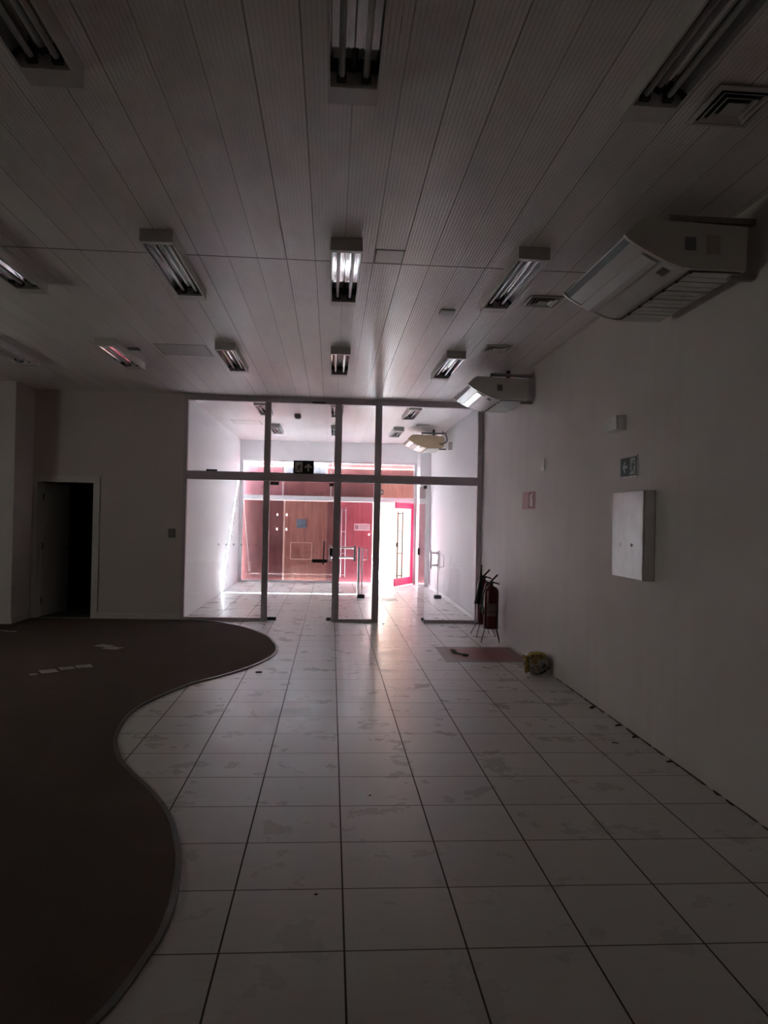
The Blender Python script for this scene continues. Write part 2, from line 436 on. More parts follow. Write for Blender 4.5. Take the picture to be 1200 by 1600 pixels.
# ------------------------------------------------------------------ carpet
bd = [(-2.2, 11.145), (-1.9, 11.05), (-1.614, 10.904), (-1.191, 10.435), (-.841, 9.787), (-.702, 9.296), (-.622, 8.85), (-.627, 8.441), (-.68, 8.139), (-.82, 7.722), (-1.014, 7.345), (-1.254, 6.977),
      (-1.405, 6.599), (-1.528, 6.118), (-1.541, 5.739), (-1.489, 5.329), (-1.431, 5.11), (-1.335, 4.845), (-1.224, 4.628), (-1.032, 4.316), (-.898, 4.078), (-.8, 3.857), (-.716, 3.595), (-.67, 3.417),
      (-.639, 3.227), (-.615, 3.004), (-.614, 2.798), (-.629, 2.69), (-.662, 2.489), (-.706, 2.338), (-.86, 1.95), (-1.15, 1.4), (-1.35, .8), (-1.35, .1), (-1.2, -.7), (-1.1, -1.6), (-1.15, -2.6)]
edge = [(v.x, v.y) for v in bez([(a, b, 0) for a, b in bd], 4)]
bm = bmesh.new()
def strip(bm, left, right, z0, z1):
    """closed strip between two polylines"""
    n = len(left)
    L0 = [bm.verts.new((p[0], p[1], z0)) for p in left]; L1 = [bm.verts.new((p[0], p[1], z1)) for p in left]
    R0 = [bm.verts.new((p[0], p[1], z0)) for p in right]; R1 = [bm.verts.new((p[0], p[1], z1)) for p in right]
    for i in range(n-1):
        bm.faces.new((L1[i], R1[i], R1[i+1], L1[i+1])); bm.faces.new((R1[i], R0[i], R0[i+1], R1[i+1]))
        bm.faces.new((L0[i], L1[i], L1[i+1], L0[i+1])); bm.faces.new((R0[i], L0[i], L0[i+1], R0[i+1]))
    bm.faces.new((L0[0], R0[0], R1[0], L1[0])); bm.faces.new((R0[-1], L0[-1], L1[-1], R1[-1]))
cm = MB()
strip(cm.bm, [(XL, y) for x, y in edge], edge, 0.0005, .009)
tag(cm.build('carpet', 'carpet'), 'dark brown fitted carpet with a wavy edge', 'carpet', kind='structure')
cm = MB(); cm.box(-4.36, -2.2, 11.145, 11.15, .0005, .009)
cm.bm.free()
outer = []
for i, (x, y) in enumerate(edge):
    a = Vector(edge[max(i-1, 0)]); b = Vector(edge[min(i+1, len(edge)-1)]); d = (b-a).normalized()
    outer.append((x - d.y*.028, y + d.x*.028))
em = MB(); strip(em.bm, [(x+.0005, y) for x, y in edge], outer, .0006, .012)
tag(em.build('trim_carpet_edge', 'edging'), 'thin dark edging strip following the wavy carpet edge', 'edging', kind='structure')

# ------------------------------------------------------------------ aluminium glass partition
y0, y1 = YG-.045, YG+.045
gp = thing('window_2', 'dark aluminium framed glass partition between hall and porch', 'glass partition', (0, YG, 0), kind='structure')
def gbox(name, x0, x1, z0, z1, d=.045, mat='alu'):
    return MB().box(x0, x1, -d, d, z0, z1, .003).build(name, mat, gp)
gbox('jamb', -2.2, -2.14, 0, HC); gbox('jamb', 2.2, 2.278, 0, HC)
gbox('top_rail', -2.14, 2.2, 3.26, HC)
gbox('transom', -2.14, 2.2, 2.09, 2.215)
for a, b in ((-1.017, -.925), (.03, .135), (.635, .735)):
    gbox('mullion', a, b, 0, 2.09); gbox('mullion', a, b, 2.215, 3.26)
gbox('bottom_rail', -2.14, -1.017, 0, .05); gbox('bottom_rail', .135, .635, 0, .045); gbox('bottom_rail', 1.42, 2.2, 0, .045, .03)
for a, b, c, d in ((-2.14, -1.017, .05, 2.09), (.135, .635, .045, 2.09), (1.42, 2.2, .045, 2.09), (-2.14, -1.017, 2.215, 3.26), (-.925, .03, 2.215, 3.26), (.135, .635, 2.215, 3.26), (.735, 2.2, 2.215, 3.26)):
    MB().box(a, b, -.004, .004, c, d).build('pane', 'glass', gp)
MB().box(-1.86, -1.70, -.05, -.04, 2.215, 2.24).build('latch', 'dark', gp)
mb = MB()
for k in range(6): mb.prism([(-1.66+.11*k+.016*math.cos(t*PI/6), 1.13+.016*math.sin(t*PI/6)) for t in range(12)], -.0055, -.0045)
o = mb.build('safety_dots', 'dotglass', gp)
MB().box(-.32, -.12, -.055, -.03, 3.262, 3.285).build('closer_plate', 'dark', gp)
# closed glass leaf
gd = thing('door_2', 'closed frameless glass door with black pull in the partition', 'glass door', (-.92, YG, 0), kind='structure')
MB().box(0.005, .945, -.005, .005, .012, 2.08).build('pane', 'glass', gd)
for x0, x1, z0, z1 in ((0, .13, 2.03, 2.08), (.88, .945, 2.03, 2.08), (0, .13, .012, .06), (.875, .945, .012, .06), (.905, .95, .99, 1.10)):
    MB().box(x0, x1, -.018, .018, z0, z1, .003).build('patch_fitting', 'dark', gd)
mb = MB(); mb.box(.645, .875, -.05, -.03, .885, .935, .004); mb.tube([(.815, -.055, .86), (.825, -.055, 1.21)], .011)
mb.tube([(.67, -.04, .91), (.67, 0, .91)], .01); mb.tube([(.85, -.04, .91), (.85, 0, .91)], .01)
mb.build('door_handle', 'dark', gd)
# open glass leaf, swung into the porch
gd = thing('door_3', 'open frameless glass door swung into the porch', 'glass door', (1.425, YG+.03, 0), rz=math.radians(91), kind='structure')
MB().box(0.0, .69, -.005, .005, .012, 2.08).build('pane', 'glass', gd)
for x0, x1, z0, z1 in ((0, .12, 2.03, 2.08), (0, .12, .012, .06), (.62, .69, .99, 1.10)):
    MB().box(x0, x1, -.018, .018, z0, z1, .003).build('patch_fitting', 'dark', gd)

# ------------------------------------------------------------------ shopfront at the porch end
sf = thing('window_3', 'white aluminium shopfront frame with glazed transom', 'shopfront', (0, YF, 0), kind='structure')
def sbox(name, x0, x1, z0, z1, d=.04, mat='shopframe'):
    return MB().box(x0, x1, -d, d, z0, z1, .003).build(name, mat, sf)
sbox('jamb', -2.17, -2.09, 0, 2.9); sbox('jamb', 1.965, 2.03, 0, 2.9)
sbox('transom', -2.09, 1.965, 1.945, 2.06); sbox('head', -2.09, 1.965, 2.86, 2.9, .03)
sbox('bottom_rail', -2.09, .12, 0, .05, .03)
for x in (-1.16, -.02): sbox('mullion', x-.012, x+.012, 2.06, 2.86, .02)
sbox('mullion', .09, .12, 0, 1.945, .02); 
for a, b in ((-2.09, -1.172), (-1.148, -.032), (-.008, 1.965)): MB().box(a, b, -.003, .003, 2.06, 2.86).build('pane', 'glass', sf)
MB().box(-2.09, .09, -.003, .003, .05, 1.945).build('pane', 'glass', sf)
def ladder(parent, x, y, mat, z0=.14, z1=1.80, wid=.1):
    for dx in (0, wid): MB().tube([(x+dx, y, z0), (x+dx, y, z1)], .013, 8).build('pull_bar', mat, parent)
    for z in (z0+.06, z0+.57, z0+1.09, z1-.06): MB().tube([(x, y, z), (x+wid, y, z)], .010, 8).build('cross_bar', mat, parent)
sd = thing('door_4', 'closed pink-tinted shopfront door with steel ladder pull', 'shop door', (.125, YF, 0), kind='structure')
MB().box(0, .86, -.005, .005, .02, 1.94).build('pane', 'pinkglass', sd)
ladder(sd, .125, -.04, 'chrome')
for z in (.2, 1.74): MB().tube([(.13, -.04, z), (.13, 0, z)], .008, 8).build('standoff', 'chrome', sd)
leaf_len = 1.02
sd = thing('door_5', 'open red-framed glass shop door with black ladder pull', 'shop door', (1.955, YF-.03, 0), rz=math.atan2(-.93, -.52), kind='structure')
L = leaf_len
MB().box(0, .075, -.02, .02, .02, 1.94, .003).build('hinge_stile', 'reddoor', sd)
MB().box(.075, L, -.02, .02, .02, .19, .003).build('bottom_rail', 'reddoor', sd)
MB().box(.075, L, -.02, .02, 1.80, 1.94, .003).build('top_rail', 'reddoor', sd)
MB().box(.075, L, -.005, .005, .19, 1.80).build('pane', 'pinkglass', sd)
ladder(sd, L-.30, .05, 'dark', .2, 1.74, .27)
MB().box(L-.05, L-.01, .02, .06, .92, 1.02, .004).build('lock', 'dark', sd)

# plywood hoarding outside the shopfront: every board is a thing
HY = 17.86
def board(x0, x1, z0, z1, mat, label, holes=(), y=HY, th=.035, name='plywood_board', cat='board'):
    xs = sorted({x0, x1} | {v for h in holes for v in h[:2]}); zs = sorted({z0, z1} | {v for h in holes for v in h[2:]})
    mb = MB()
    for i in range(len(xs)-1):
        for j in range(len(zs)-1):
            cx, cz = (xs[i]+xs[i+1])/2, (zs[j]+zs[j+1])/2
            if any(h[0] < cx < h[1] and h[2] < cz < h[3] for h in holes): continue
            mb.box(xs[i], xs[i+1], y, y+th, zs[j], zs[j+1])
    if holes:
        bmesh.ops.remove_doubles(mb.bm, verts=mb.bm.verts, dist=1e-5)
        seen = {}
        for f in mb.bm.faces:
            seen.setdefault(tuple(sorted(v.index for v in f.verts)), []).append(f)
    return tag(mb.build(name, mat), label, cat, 'hoarding boards behind the shopfront')
def hole(x, z): return (x-.013, x+.013, z-.026, z+.026)
board(-2.12, -1.52, .0, 1.945, 'plydark', 'dark reddish plywood board at the left end of the hoarding')
board(-1.52, -1.142, .0, 1.945, 'plydark', 'narrow reddish board with two holes beside the pale batten', [hole(-1.29, 1.60), hole(-1.29, 1.255)])
board(-1.103, -.10, .0, 1.945, 'ply', 'wide brown plywood board with the dark poster and two holes', [hole(-1.065, 1.60), hole(-1.065, 1.255)])
board(-.10, .20, .0, 1.945, 'plydark', 'narrow plywood board behind the partition mullion, right of the poster')
board(.20, 1.0, .0, 1.945, 'plypink', 'pinkish plywood board behind the closed shop door', [(.90, .935, 1.15, 1.185)])
tag(MB().box(-1.142, -1.103, HY-.012, HY+.03, 0, 1.945).build('wood_batten', 'batten'), 'pale upright batten between two hoarding boards', 'batten')
board(-2.12, -1.13, 1.95, 2.57, 'plyrose', 'rose-pink board above the shopfront beam at far left')
board(-1.13, -.10, 1.95, 2.57, 'plydark', 'brown board above the shopfront beam, over the poster')
board(-.10, 1.0, 1.95, 2.57, 'plydark', 'reddish board above the closed shop door')
board(1.0, 2.03, 1.95, 2.57, 'ply', 'warm brown board above the open red door')
board(-2.12, -1.13, 2.60, 2.745, 'plyrose', 'pink slat under the ceiling light gap at far left')
board(-1.125, -.66, 2.60, 2.745, 'zinc', 'grey metal sheet left of the exit sign', name='metal_sheet', cat='sheet')
board(-.655, -.12, 2.575, 2.86, 'zinc', 'grey metal sheet right of the exit sign', name='metal_sheet', cat='sheet')
board(-.115, 2.03, 2.60, 2.745, 'plydark', 'long reddish slat high above the closed and open doors')
board(-2.12, -1.13, 2.78, 2.87, 'plyrose', 'thin topmost pink slat at far left of the hoarding')
board(-1.125, -.66, 2.78, 2.87, 'zinc', 'thin topmost metal strip left of the exit sign', name='metal_sheet', cat='sheet')
board(-.115, 2.03, 2.78, 2.87, 'plydark', 'thin topmost reddish slat over the doors')
# stickers on the shopfront glass
tag(MB().box(-.822, -.587, YF-.012, YF-.004, 1.293, 1.504).build('poster', 'posterblue'), 'small dark blue square poster on the boarded shopfront', 'poster')
ht = thing('wall_hatch', 'reddish square hatch with painted edge light low on the hoarding', 'hatch', (-.705, HY, .54))
mb = MB(); mb.box(-.258, -.245, -.014, 0, 0, .407); mb.box(.245, .258, -.014, 0, 0, .407); mb.box(-.245, .245, -.014, 0, .394, .407); mb.box(-.245, .245, -.014, 0, 0, .013)
mb.build('edge_light', 'batten', ht)  # pale strips paint the light leaking round the hatch
MB().box(-.245, .245, -.01, 0, .013, .394).build('hatch_panel', 'ply', ht)
nb = thing('notice', 'pale printed notice beside the open shop door', 'notice', (.74, YF-.01, 1.26))
MB().box(-.19, .19, -.003, 0, 0, .165).build('sheet', 'pinkpaper', nb)
mb = MB(); mb.box(-.17, -.09, -.005, -.003, .03, .13); mb.box(-.06, .17, -.005, -.003, .115, .13); mb.box(-.06, .15, -.005, -.003, .08, .092); mb.box(-.06, .16, -.005, -.003, .045, .057)
mb.build('print', 'signredlite', nb)
es = thing('exit_sign', 'tiny green exit plate on the shopfront transom', 'sign', (1.13, YF-.045, 2.13))
MB().box(-.1, .1, -.012, 0, 0, .12).build('plate', 'dark', es)
MB().box(-.075, .085, -.014, -.012, .025, .095).build('pictogram', 'signpale', es)

# outside: pavement, building added to dim the low sky, pale hoarding
struct('ground', MB().box(-8, 10, 17.95, 30, -.15, -.02), 'concrete', 'sunlit pavement outside the shop', 'ground')
tag(MB().box(-18, 22, 32, 33, -.02, 5.2).build('building', 'facade'), 'added low building across the street, dimming the low sky', 'building')  # added to darken the low sky mirrored in the floor
tag(MB().box(1.33, 3.6, 19.4, 19.44, -.02, 4.0).build('hoarding_fence', 'palewood'), 'pale wooden street hoarding seen through the open shop door', 'fence')  # extra height added out of view to block sun at the door

# ------------------------------------------------------------------ ceiling lights
def ceiling_light(label, loc):
    t = thing('ceiling_light', label, 'ceiling light', loc, group='twin-tube ceiling lights')
    W, Ln, h = .103, 1.25, .08
    mb = MB()
    mb.box(-W, W, 0, .006, -h, 0); mb.box(-W, W, Ln-.006, Ln, -h, 0)
    mb.box(-W, W, .006, .045, -h, -h+.004); mb.box(-W, W, Ln-.12, Ln-.006, -h, -h+.004)
    mb.box(-W, -W+.004, .006, Ln-.006, -h, 0); mb.box(W-.004, W, .006, Ln-.006, -h, 0)
    mb.box(-W+.004, W-.004, .006, Ln-.006, -.006, 0)
    mb.box(-W+.004, -W+.010, .045, Ln-.12, -h, -h+.004); mb.box(W-.010, W-.004, .045, Ln-.12, -h, -h+.004)
    mb.build('housing', 'lampwhite', t)
    mb = MB()
    prof = [(-.095, -.074), (-.088, -.045), (-.07, -.022), (-.048, -.013), (-.026, -.020), (-.010, -.040), (0, -.056), (.010, -.040), (.026, -.020), (.048, -.013), (.07, -.022), (.088, -.045), (.095, -.074)]
    A = [mb.bm.verts.new((x, .04, z)) for x, z in prof]; B = [mb.bm.verts.new((x, Ln-.115, z)) for x, z in prof]
    for i in range(len(prof)-1): mb.bm.faces.new((A[i], B[i], B[i+1], A[i+1]))
    mb.build('reflector', 'mirror', t, smooth=True)
    for x in (-.048, .048):
        MB().tube([(x, .06, -.045), (x, Ln-.135, -.045)], .013, 12).build('fluorescent_tube', 'tube', t, smooth=True)
        for y in (.05, Ln-.15): MB().box(x-.02, x+.02, y, y+.028, -.066, -.012, .004).build('lamp_holder', 'dark', t)
    for ya in (Ln-.121, .043): MB().box(-.094, .094, ya, ya+.002, -.076, -.008).build('end_plate', 'lampwhite', t)
    return t
spots = []
cn = {-1: 'left of centre', 0: 'on the centre line', 1: 'right of centre'}
proto = ceiling_light('large twin-tube ceiling light cut by the top edge, above the centre line', (.052, 1.79, HC))
cx = {-3: -3.57, -2: -2.35, -1: -1.132, 0: .06, 1: 1.28}
for c, y, lab in (
    (-1, 1.79, 'twin-tube ceiling light cut off at the top left corner of the photo'),
    (1, 1.79, 'twin-tube ceiling light cut off at the top right, beside an air diffuser'),
    (-2, 4.71, 'twin-tube ceiling light cut by the left edge, across the ceiling seam'),
    (-1, 4.71, 'bright-reflector ceiling light over the ceiling seam, left of the central one'),
    (0, 4.71, 'central ceiling light straddling the ceiling seam, with strong bright strips'),
    (1, 4.71, 'ceiling light over the seam beside the nearest air conditioner'),
    (-3, 7.72, 'ceiling light barely in view at the left edge, in the row before the glass'),
    (-2, 7.72, 'ceiling light left of the outlined hatch, row nearest the glass wall'),
    (-1, 7.72, 'ceiling light just right of the outlined hatch, row nearest the glass wall'),
    (0, 7.72, 'small central ceiling light in the row nearest the glass wall'),
    (1, 7.72, 'ceiling light in the row nearest the glass, beside the second air conditioner'),
    (-1, 11.5, 'porch ceiling light behind the left mullion, nearer row'),
    (0, 11.5, 'porch ceiling light hidden behind the middle mullion, nearer row'),
    (1, 11.5, 'porch ceiling light in the right upper pane, nearer row'),
    (-1, 14.35, 'small porch ceiling light seen above the exit sign, farther row'),
    (0, 14.35, 'small porch ceiling light behind the middle mullion, farther row'),
    (1, 14.35, 'small porch ceiling light left of the yellowed air conditioner, farther row')):
    dup(proto, (cx[c], y, HC), lab)

# ------------------------------------------------------------------ air diffusers
def diffuser(label, loc):
    t = thing('air_vent', label, 'air vent', loc, group='square ceiling diffusers')
    hx, hy = .135, .15
    def ring(mb, a, b, z0, z1):
        # sloped rectangular ring between half sizes scaled a (outer) and b (inner)
        o = [(-hx*a, -hy*a), (hx*a, -hy*a), (hx*a, hy*a), (-hx*a, hy*a)]; i_ = [(-hx*b, -hy*b), (hx*b, -hy*b), (hx*b, hy*b), (-hx*b, hy*b)]
        O = [mb.bm.verts.new((x, y, z0)) for x, y in o]; I = [mb.bm.verts.new((x, y, z1)) for x, y in i_]
        O2 = [mb.bm.verts.new((x, y, z0+.004)) for x, y in o]; I2 = [mb.bm.verts.new((x, y, z1+.004)) for x, y in i_]
        for k in range(4):
            k2 = (k+1) % 4
            mb.bm.faces.new((O[k], O[k2], I[k2], I[k])); mb.bm.faces.new((O2[k], I2[k], I2[k2], O2[k2]))
            mb.bm.faces.new((O[k], O2[k], O2[k2], O[k2])); mb.bm.faces.new((I[k], I[k2], I2[k2], I2[k]))
    mb = MB(); mb.box(-hx*.86, hx*.86, -hy*.86, hy*.86, -.003, -.001); mb.build('duct_shade', 'dark', t)  # black plate stands for the shade inside the diffuser
    mb = MB(); ring(mb, 1.0, .84, -.012, -.016); mb.build('frame', 'lampwhite', t)
    for a, b in ((.74, .62), (.52, .40), (.30, .0001)):
        mb = MB(); ring(mb, a, b, -.020, -.008 if b > .01 else -.020); mb.build('louvre', 'lampwhite', t)
    return t
dv = diffuser('square ceiling diffuser near the top right corner, beside a cut-off light', (1.66, 3.01, HC))
dup(dv, (1.66, 5.85, HC), 'square ceiling diffuser partly hidden by the nearest air conditioner')
dup(dv, (1.66, 7.52, HC), 'square ceiling diffuser above the second air conditioner')
dup(dv, (1.68, 13.95, HC), 'square ceiling diffuser in the porch above the yellowed air conditioner')

# ceiling hatches and small devices
def hatch(label, x0, x1, ya, yb):
    t = thing('ceiling_hatch', label, 'hatch', ((x0+x1)/2, (ya+yb)/2, HC))
    hx, hy = (x1-x0)/2, (yb-ya)/2; e = .010
    mb = MB(); mb.box(-hx, hx, -hy, -hy+e, -.0025, 0); mb.box(-hx, hx, hy-e, hy, -.0025, 0); mb.box(-hx, -hx+e, -hy+e, hy-e, -.0025, 0); mb.box(hx-e, hx, -hy+e, hy-e, -.0025, 0)
    mb.build('frame', 'acgrey', t)
    MB().box(-hx+e, hx-e, -hy+e, hy-e, -.002, 0).build('cover', 'lampwhite', t)
hatch('outlined rectangular ceiling hatch between two lights on the left', -1.90, -1.36, 7.89, 8.42)
hatch('small plain ceiling patch touching the seam, right of the central light', .255, .455, 4.88, 5.135)
hatch('faint rectangular ceiling hatch in the porch, upper left pane', -1.92, -1.38, 14.0, 14.6)
tag(MB().box(-2.23, -2.11, 8.12, 8.22, HC-.014, HC, .003).build('ceiling_sensor', 'acgrey'), 'tiny flat fitting left of the outlined ceiling hatch', 'sensor')
sd_ = thing('smoke_detector', 'small white box on the ceiling right of the central light', 'detector', (.95, 6.25, HC))
MB().prism([(-.05, -.010), (-.04, -.022), (.05, -.034), (.05, -.005), (-.05, -.005)], -.06, .06, 'x').build('body', 'panelwhite', sd_)
MB().box(-.062, .062, -.05, .065, -.005, 0).build('base', 'dark', sd_)  # black plate stands in for the shadow between box and ceiling
sp = thing('ceiling_speaker', 'small dark box hanging from the porch ceiling', 'speaker', (-.62, 12.95, HC))
MB().prism([(-.055, 0), (.05, 0), (.06, -.06), (.03, -.085), (-.035, -.085), (-.06, -.05)], -.05, .05).build('body', 'acgrey', sp)
MB().box(-.03, .03, -.054, -.05, -.07, -.02).build('face', 'darkmetal', sp)

# ------------------------------------------------------------------ air conditioners
def ac(label, y, length, casing, front, grille, dx=0, dz=0, stickers=True):
    t = thing('air_conditioner', label, 'air conditioner', (XR+dx, y, 3.07+dz), group='wall-hung air conditioners')
    # local: x negative = out of the wall, y along the wall, z up; profile relative to (XR, 3.07)
    def P(x, z): return (x-2.29, z-3.07)
    curve = [(1.530, 3.112), (1.548, 3.092), (1.585, 3.068), (1.64, 3.038), (1.70, 3.008), (1.77, 2.978), (1.83, 2.958), (1.88, 2.948), (1.915, 2.945)]
    prof = [P(*p) for p in [(1.635, 3.202), (1.595, 3.178), (1.530, 3.112)] + curve[1:] + [(2.205, 2.945), (2.215, 3.185)]]
    MB().prism(prof, 0, .022).build('end_panel', casing, t)
    MB().prism(prof, length-.022, length).build('end_panel', casing, t)
    inner = [P(*p) for p in [(1.64, 3.198), (1.60, 3.172), (1.545, 3.118)]] + [(p[0]+.010, p[1]+.010) for p in [P(*q) for q in curve[1:]]] + [P(2.20, 2.955), P(2.21, 3.18)]
    MB().prism(inner, .022, length-.022).build('body', casing, t)
    # glossy curved front panel
    mb = MB(); N = [P(*p) for p in [(1.566, 3.080)] + curve[2:-1]]; N = [(p[0]+.004, p[1]+.002) for p in N]
    N2 = [(v.x, v.y) for v in bez([(a, b, 0) for a, b in N], 4)]
    A = [mb.bm.verts.new((p[0], .03, p[1])) for p in N2]; B = [mb.bm.verts.new((p[0], length-.03, p[1])) for p in N2]
    A2 = [mb.bm.verts.new((p[0]+.004, .03, p[1]+.008)) for p in N2]; B2 = [mb.bm.verts.new((p[0]+.004, length-.03, p[1]+.008)) for p in N2]
    n = len(N2)
    for i in range(n-1):
        mb.bm.faces.new((A[i], B[i], B[i+1], A[i+1])); mb.bm.faces.new((A2[i], A2[i+1], B2[i+1], B2[i]))
        mb.bm.faces.new((A[i], A[i+1], A2[i+1], A2[i])); mb.bm.faces.new((B[i], B2[i], B2[i+1], B[i+1]))
    mb.bm.faces.new((A[0], A2[0], B2[0], B[0])); mb.bm.faces.new((A[-1], B[-1], B2[-1], A2[-1]))
    mb.build('front_panel', front, t, smooth=True)
    # dark strip for the shade in the gap above the front panel
    MB().prism([P(1.542, 3.106), P(1.570, 3.078), P(1.585, 3.088), P(1.555, 3.118)], .023, length-.023).build('gap_shade', 'dark', t)
    # glossy air flap along the front
    fl = [P(1.645, 3.026), P(1.700, 2.996), P(1.735, 2.984), P(1.740, 2.992), P(1.700, 3.008), P(1.648, 3.036)]
    MB().prism(fl, .045, length-.045).build('air_flap', 'acgloss', t)
    # bottom intake grille
    MB().box(1.925-2.29, 2.19-2.29, .03, length-.03, 2.943-3.07, 2.948-3.07).build('filter_bed', 'dark', t)
    k = 6; step = (length-.06)/k
    mb = MB()
    for i in range(k):
        a = .03+i*step+.006; b = .03+(i+1)*step-.006
        mid = (a+b)/2
        mb.box(1.925-2.29, 2.19-2.29, a, mid-.004, 2.938-3.07, 2.943-3.07); mb.box(1.925-2.29, 2.19-2.29, mid+.004, b-.012, 2.938-3.07, 2.943-3.07)
        for q in range(18):
            xx = 1.93-2.29+q*.0146
            mb.box(xx, xx+.008, b-.012, b, 2.938-3.07, 2.943-3.07)
    mb.build('intake_grille', grille, t)
    for i in range(k): MB().box(1.915-2.29, 1.925-2.29, .03+i*step+.01, .03+i*step+.022, 2.935-3.07, 2.947-3.07).build('clip', 'dark', t)
    # display on the front
    mb = MB(); mb.box(-.022, .022, -.04, .04, -.002, .002)
    dxn, dzn = P(1.80, 2.966)
    mb.xform(Matrix.Translation((dxn, .13, dzn)) @ Matrix.Rotation(math.radians(23), 4, 'Y')); mb.build('display', 'acgrey', t)
    if stickers:
        MB().box(1.865-2.29, 1.925-2.29, -.002, 0, 3.045-3.07, 3.115-3.07).build('rating_sticker', 'acgrey', t)
        if stickers == 2: MB().box(1.985-2.29, 2.06-2.29, -.002, 0, 3.03-3.07, 3.13-3.07).build('faded_sticker', 'acpink', t)
    # hanging brackets fixed to the wall
    for yy in (.05, length-.09):
        mb = MB(); mb.box(1.80-2.29, 2.288-2.29, yy, yy+.04, 3.222-3.07, 3.252-3.07); mb.box(1.80-2.29, 1.815-2.29, yy, yy+.04, 3.19-3.07, 3.222-3.07)
        mb.build('bracket', 'bracket', t)
        if yy < .1: MB().box(2.15-2.29, 2.288-2.29, yy, yy+.04, 2.918-3.07, 2.944-3.07).build('bracket', 'bracket', t)
    MB().box(2.07-2.29, 2.115-2.29, length*.42, length*.42+.05, 3.18-3.07, 3.35-3.07-dz).build('hanger', 'darkmetal', t)
    MB().box(2.215-2.29, 2.245-2.29, .06, length-.06, 2.98-3.07, 3.17-3.07).build('back_plate', casing, t)
    return t
ac('large white air conditioner nearest the viewer, high on the right wall', 3.84, 1.06, 'acwhite', 'acfront', 'grille', 0, 0, 2)
ac('smaller-looking white air conditioner on the right wall next to the glass', 8.22, 1.0, 'acwhite', 'acfront', 'grille', -.03, -.012, 1)
ac3 = ac('yellowed old air conditioner hanging in the porch behind the glass', 14.2, 1.0, 'acyellow', 'accream', 'accream', -.09, 0.0, 0)
MB().tube(bez([(-.10, -.05, .19), (-.04, -.08, .13), (-.01, -.08, .01), (-.10, -.07, -.05), (-.14, .01, -.03)], 6), .014, 8).build('refrigerant_pipe', 'bracket', ac3, smooth=True)
tag(MB().box(2.20, 2.277, 14.0, 14.06, 2.90, 3.05, .004).build('junction_box', 'accream'), 'small brownish box on the porch wall beside the yellowed air conditioner', 'box')

# ------------------------------------------------------------------ right wall fittings
ep = thing('electrical_panel', 'white metal electrical cabinet on the right wall', 'cabinet', (XR, 5.38, 1.16))
MB().box(-.075, 0, -.287, .287, 0, .65, .004).build('cabinet_body', 'panelwhite', ep)
MB().box(-.088, -.077, -.285, .285, .003, .647, .004).build('door', 'panelwhite', ep)
MB().tube([(-.089, -.10, .25), (-.096, -.10, .25)], .012).build('latch', 'acgrey', ep)
MB().tube([(-.089, .12, .25), (-.092, .12, .25)], .016).build('stain', 'grille', ep)
el = thing('emergency_light', 'white emergency light box above the green wall sign', 'emergency light', (XR, 5.765, 2.30))
MB().box(-.062, 0, -.113, .113, 0, .12, .004).build('housing', 'panelwhite', el)
MB().box(-.078, -.064, -.111, .111, .003, .117, .004).build('cover', 'panelwhite', el)
MB().tube([(-.079, -.01, .07), (-.081, -.01, .07)], .012).build('lens', 'grille', el)
ws = thing('wall_switch', 'narrow white box high on the right wall above the red sign', 'switch', (XR, 7.88, 2.12))
MB().box(-.016, 0, -.05, .05, 0, .13, .003).build('plate', 'panelwhite', ws)
MB().box(-.02, -.016, -.02, .02, .045, .09, .002).build('rocker', 'panelwhite', ws)

def running_man(mb, ox, oz, s, place):
    """running figure from quads; place(u, v) -> 3D pair of faces handled by poly()"""
def poly_plate(mb, pts, f, t0, t1):
    A = [mb.bm.verts.new(f(u, v, t0)) for u, v in pts]; B = [mb.bm.verts.new(f(u, v, t1)) for u, v in pts]
    mb.bm.faces.new(A); mb.bm.faces.new(list(reversed(B))); n = len(pts)
    for i in range(n): mb.bm.faces.new((A[i], B[i], B[(i+1) % n], A[(i+1) % n]))
def limb(mb, a, b, wd, f, t0, t1):
    dx, dy = b[0]-a[0], b[1]-a[1]; l = math.hypot(dx, dy); nx, ny = -dy/l*wd/2, dx/l*wd/2
    ex, ey = dx/l*wd*.25, dy/l*wd*.25
    poly_plate(mb, [(a[0]+nx-ex, a[1]+ny-ey), (a[0]-nx-ex, a[1]-ny-ey), (b[0]-nx+ex, b[1]-ny+ey), (b[0]+nx+ex, b[1]+ny+ey)], f, t0, t1)
def runner(mb, ox, oz, s, f, t0, t1):
    q = lambda x, y: (ox+x*s, oz+y*s)
    poly_plate(mb, [q(.64+.10*math.cos(k*PI/5), .86+.10*math.sin(k*PI/5)) for k in range(10)], f, t0, t1)
    limb(mb, q(.56, .72), q(.42, .42), .17*s, f, t0, t1)
    limb(mb, q(.54, .72), q(.28, .66), .08*s, f, t0, t1); limb(mb, q(.28, .66), q(.18, .50), .08*s, f, t0, t1)
    limb(mb, q(.56, .70), q(.72, .54), .08*s, f, t0, t1); limb(mb, q(.72, .54), q(.88, .60), .08*s, f, t0, t1)
    limb(mb, q(.44, .44), q(.62, .28), .11*s, f, t0, t1); limb(mb, q(.62, .28), q(.74, .04), .10*s, f, t0, t1)
    limb(mb, q(.42, .44), q(.32, .22), .11*s, f, t0, t1); limb(mb, q(.32, .22), q(.02, .16), .10*s, f, t0, t1)
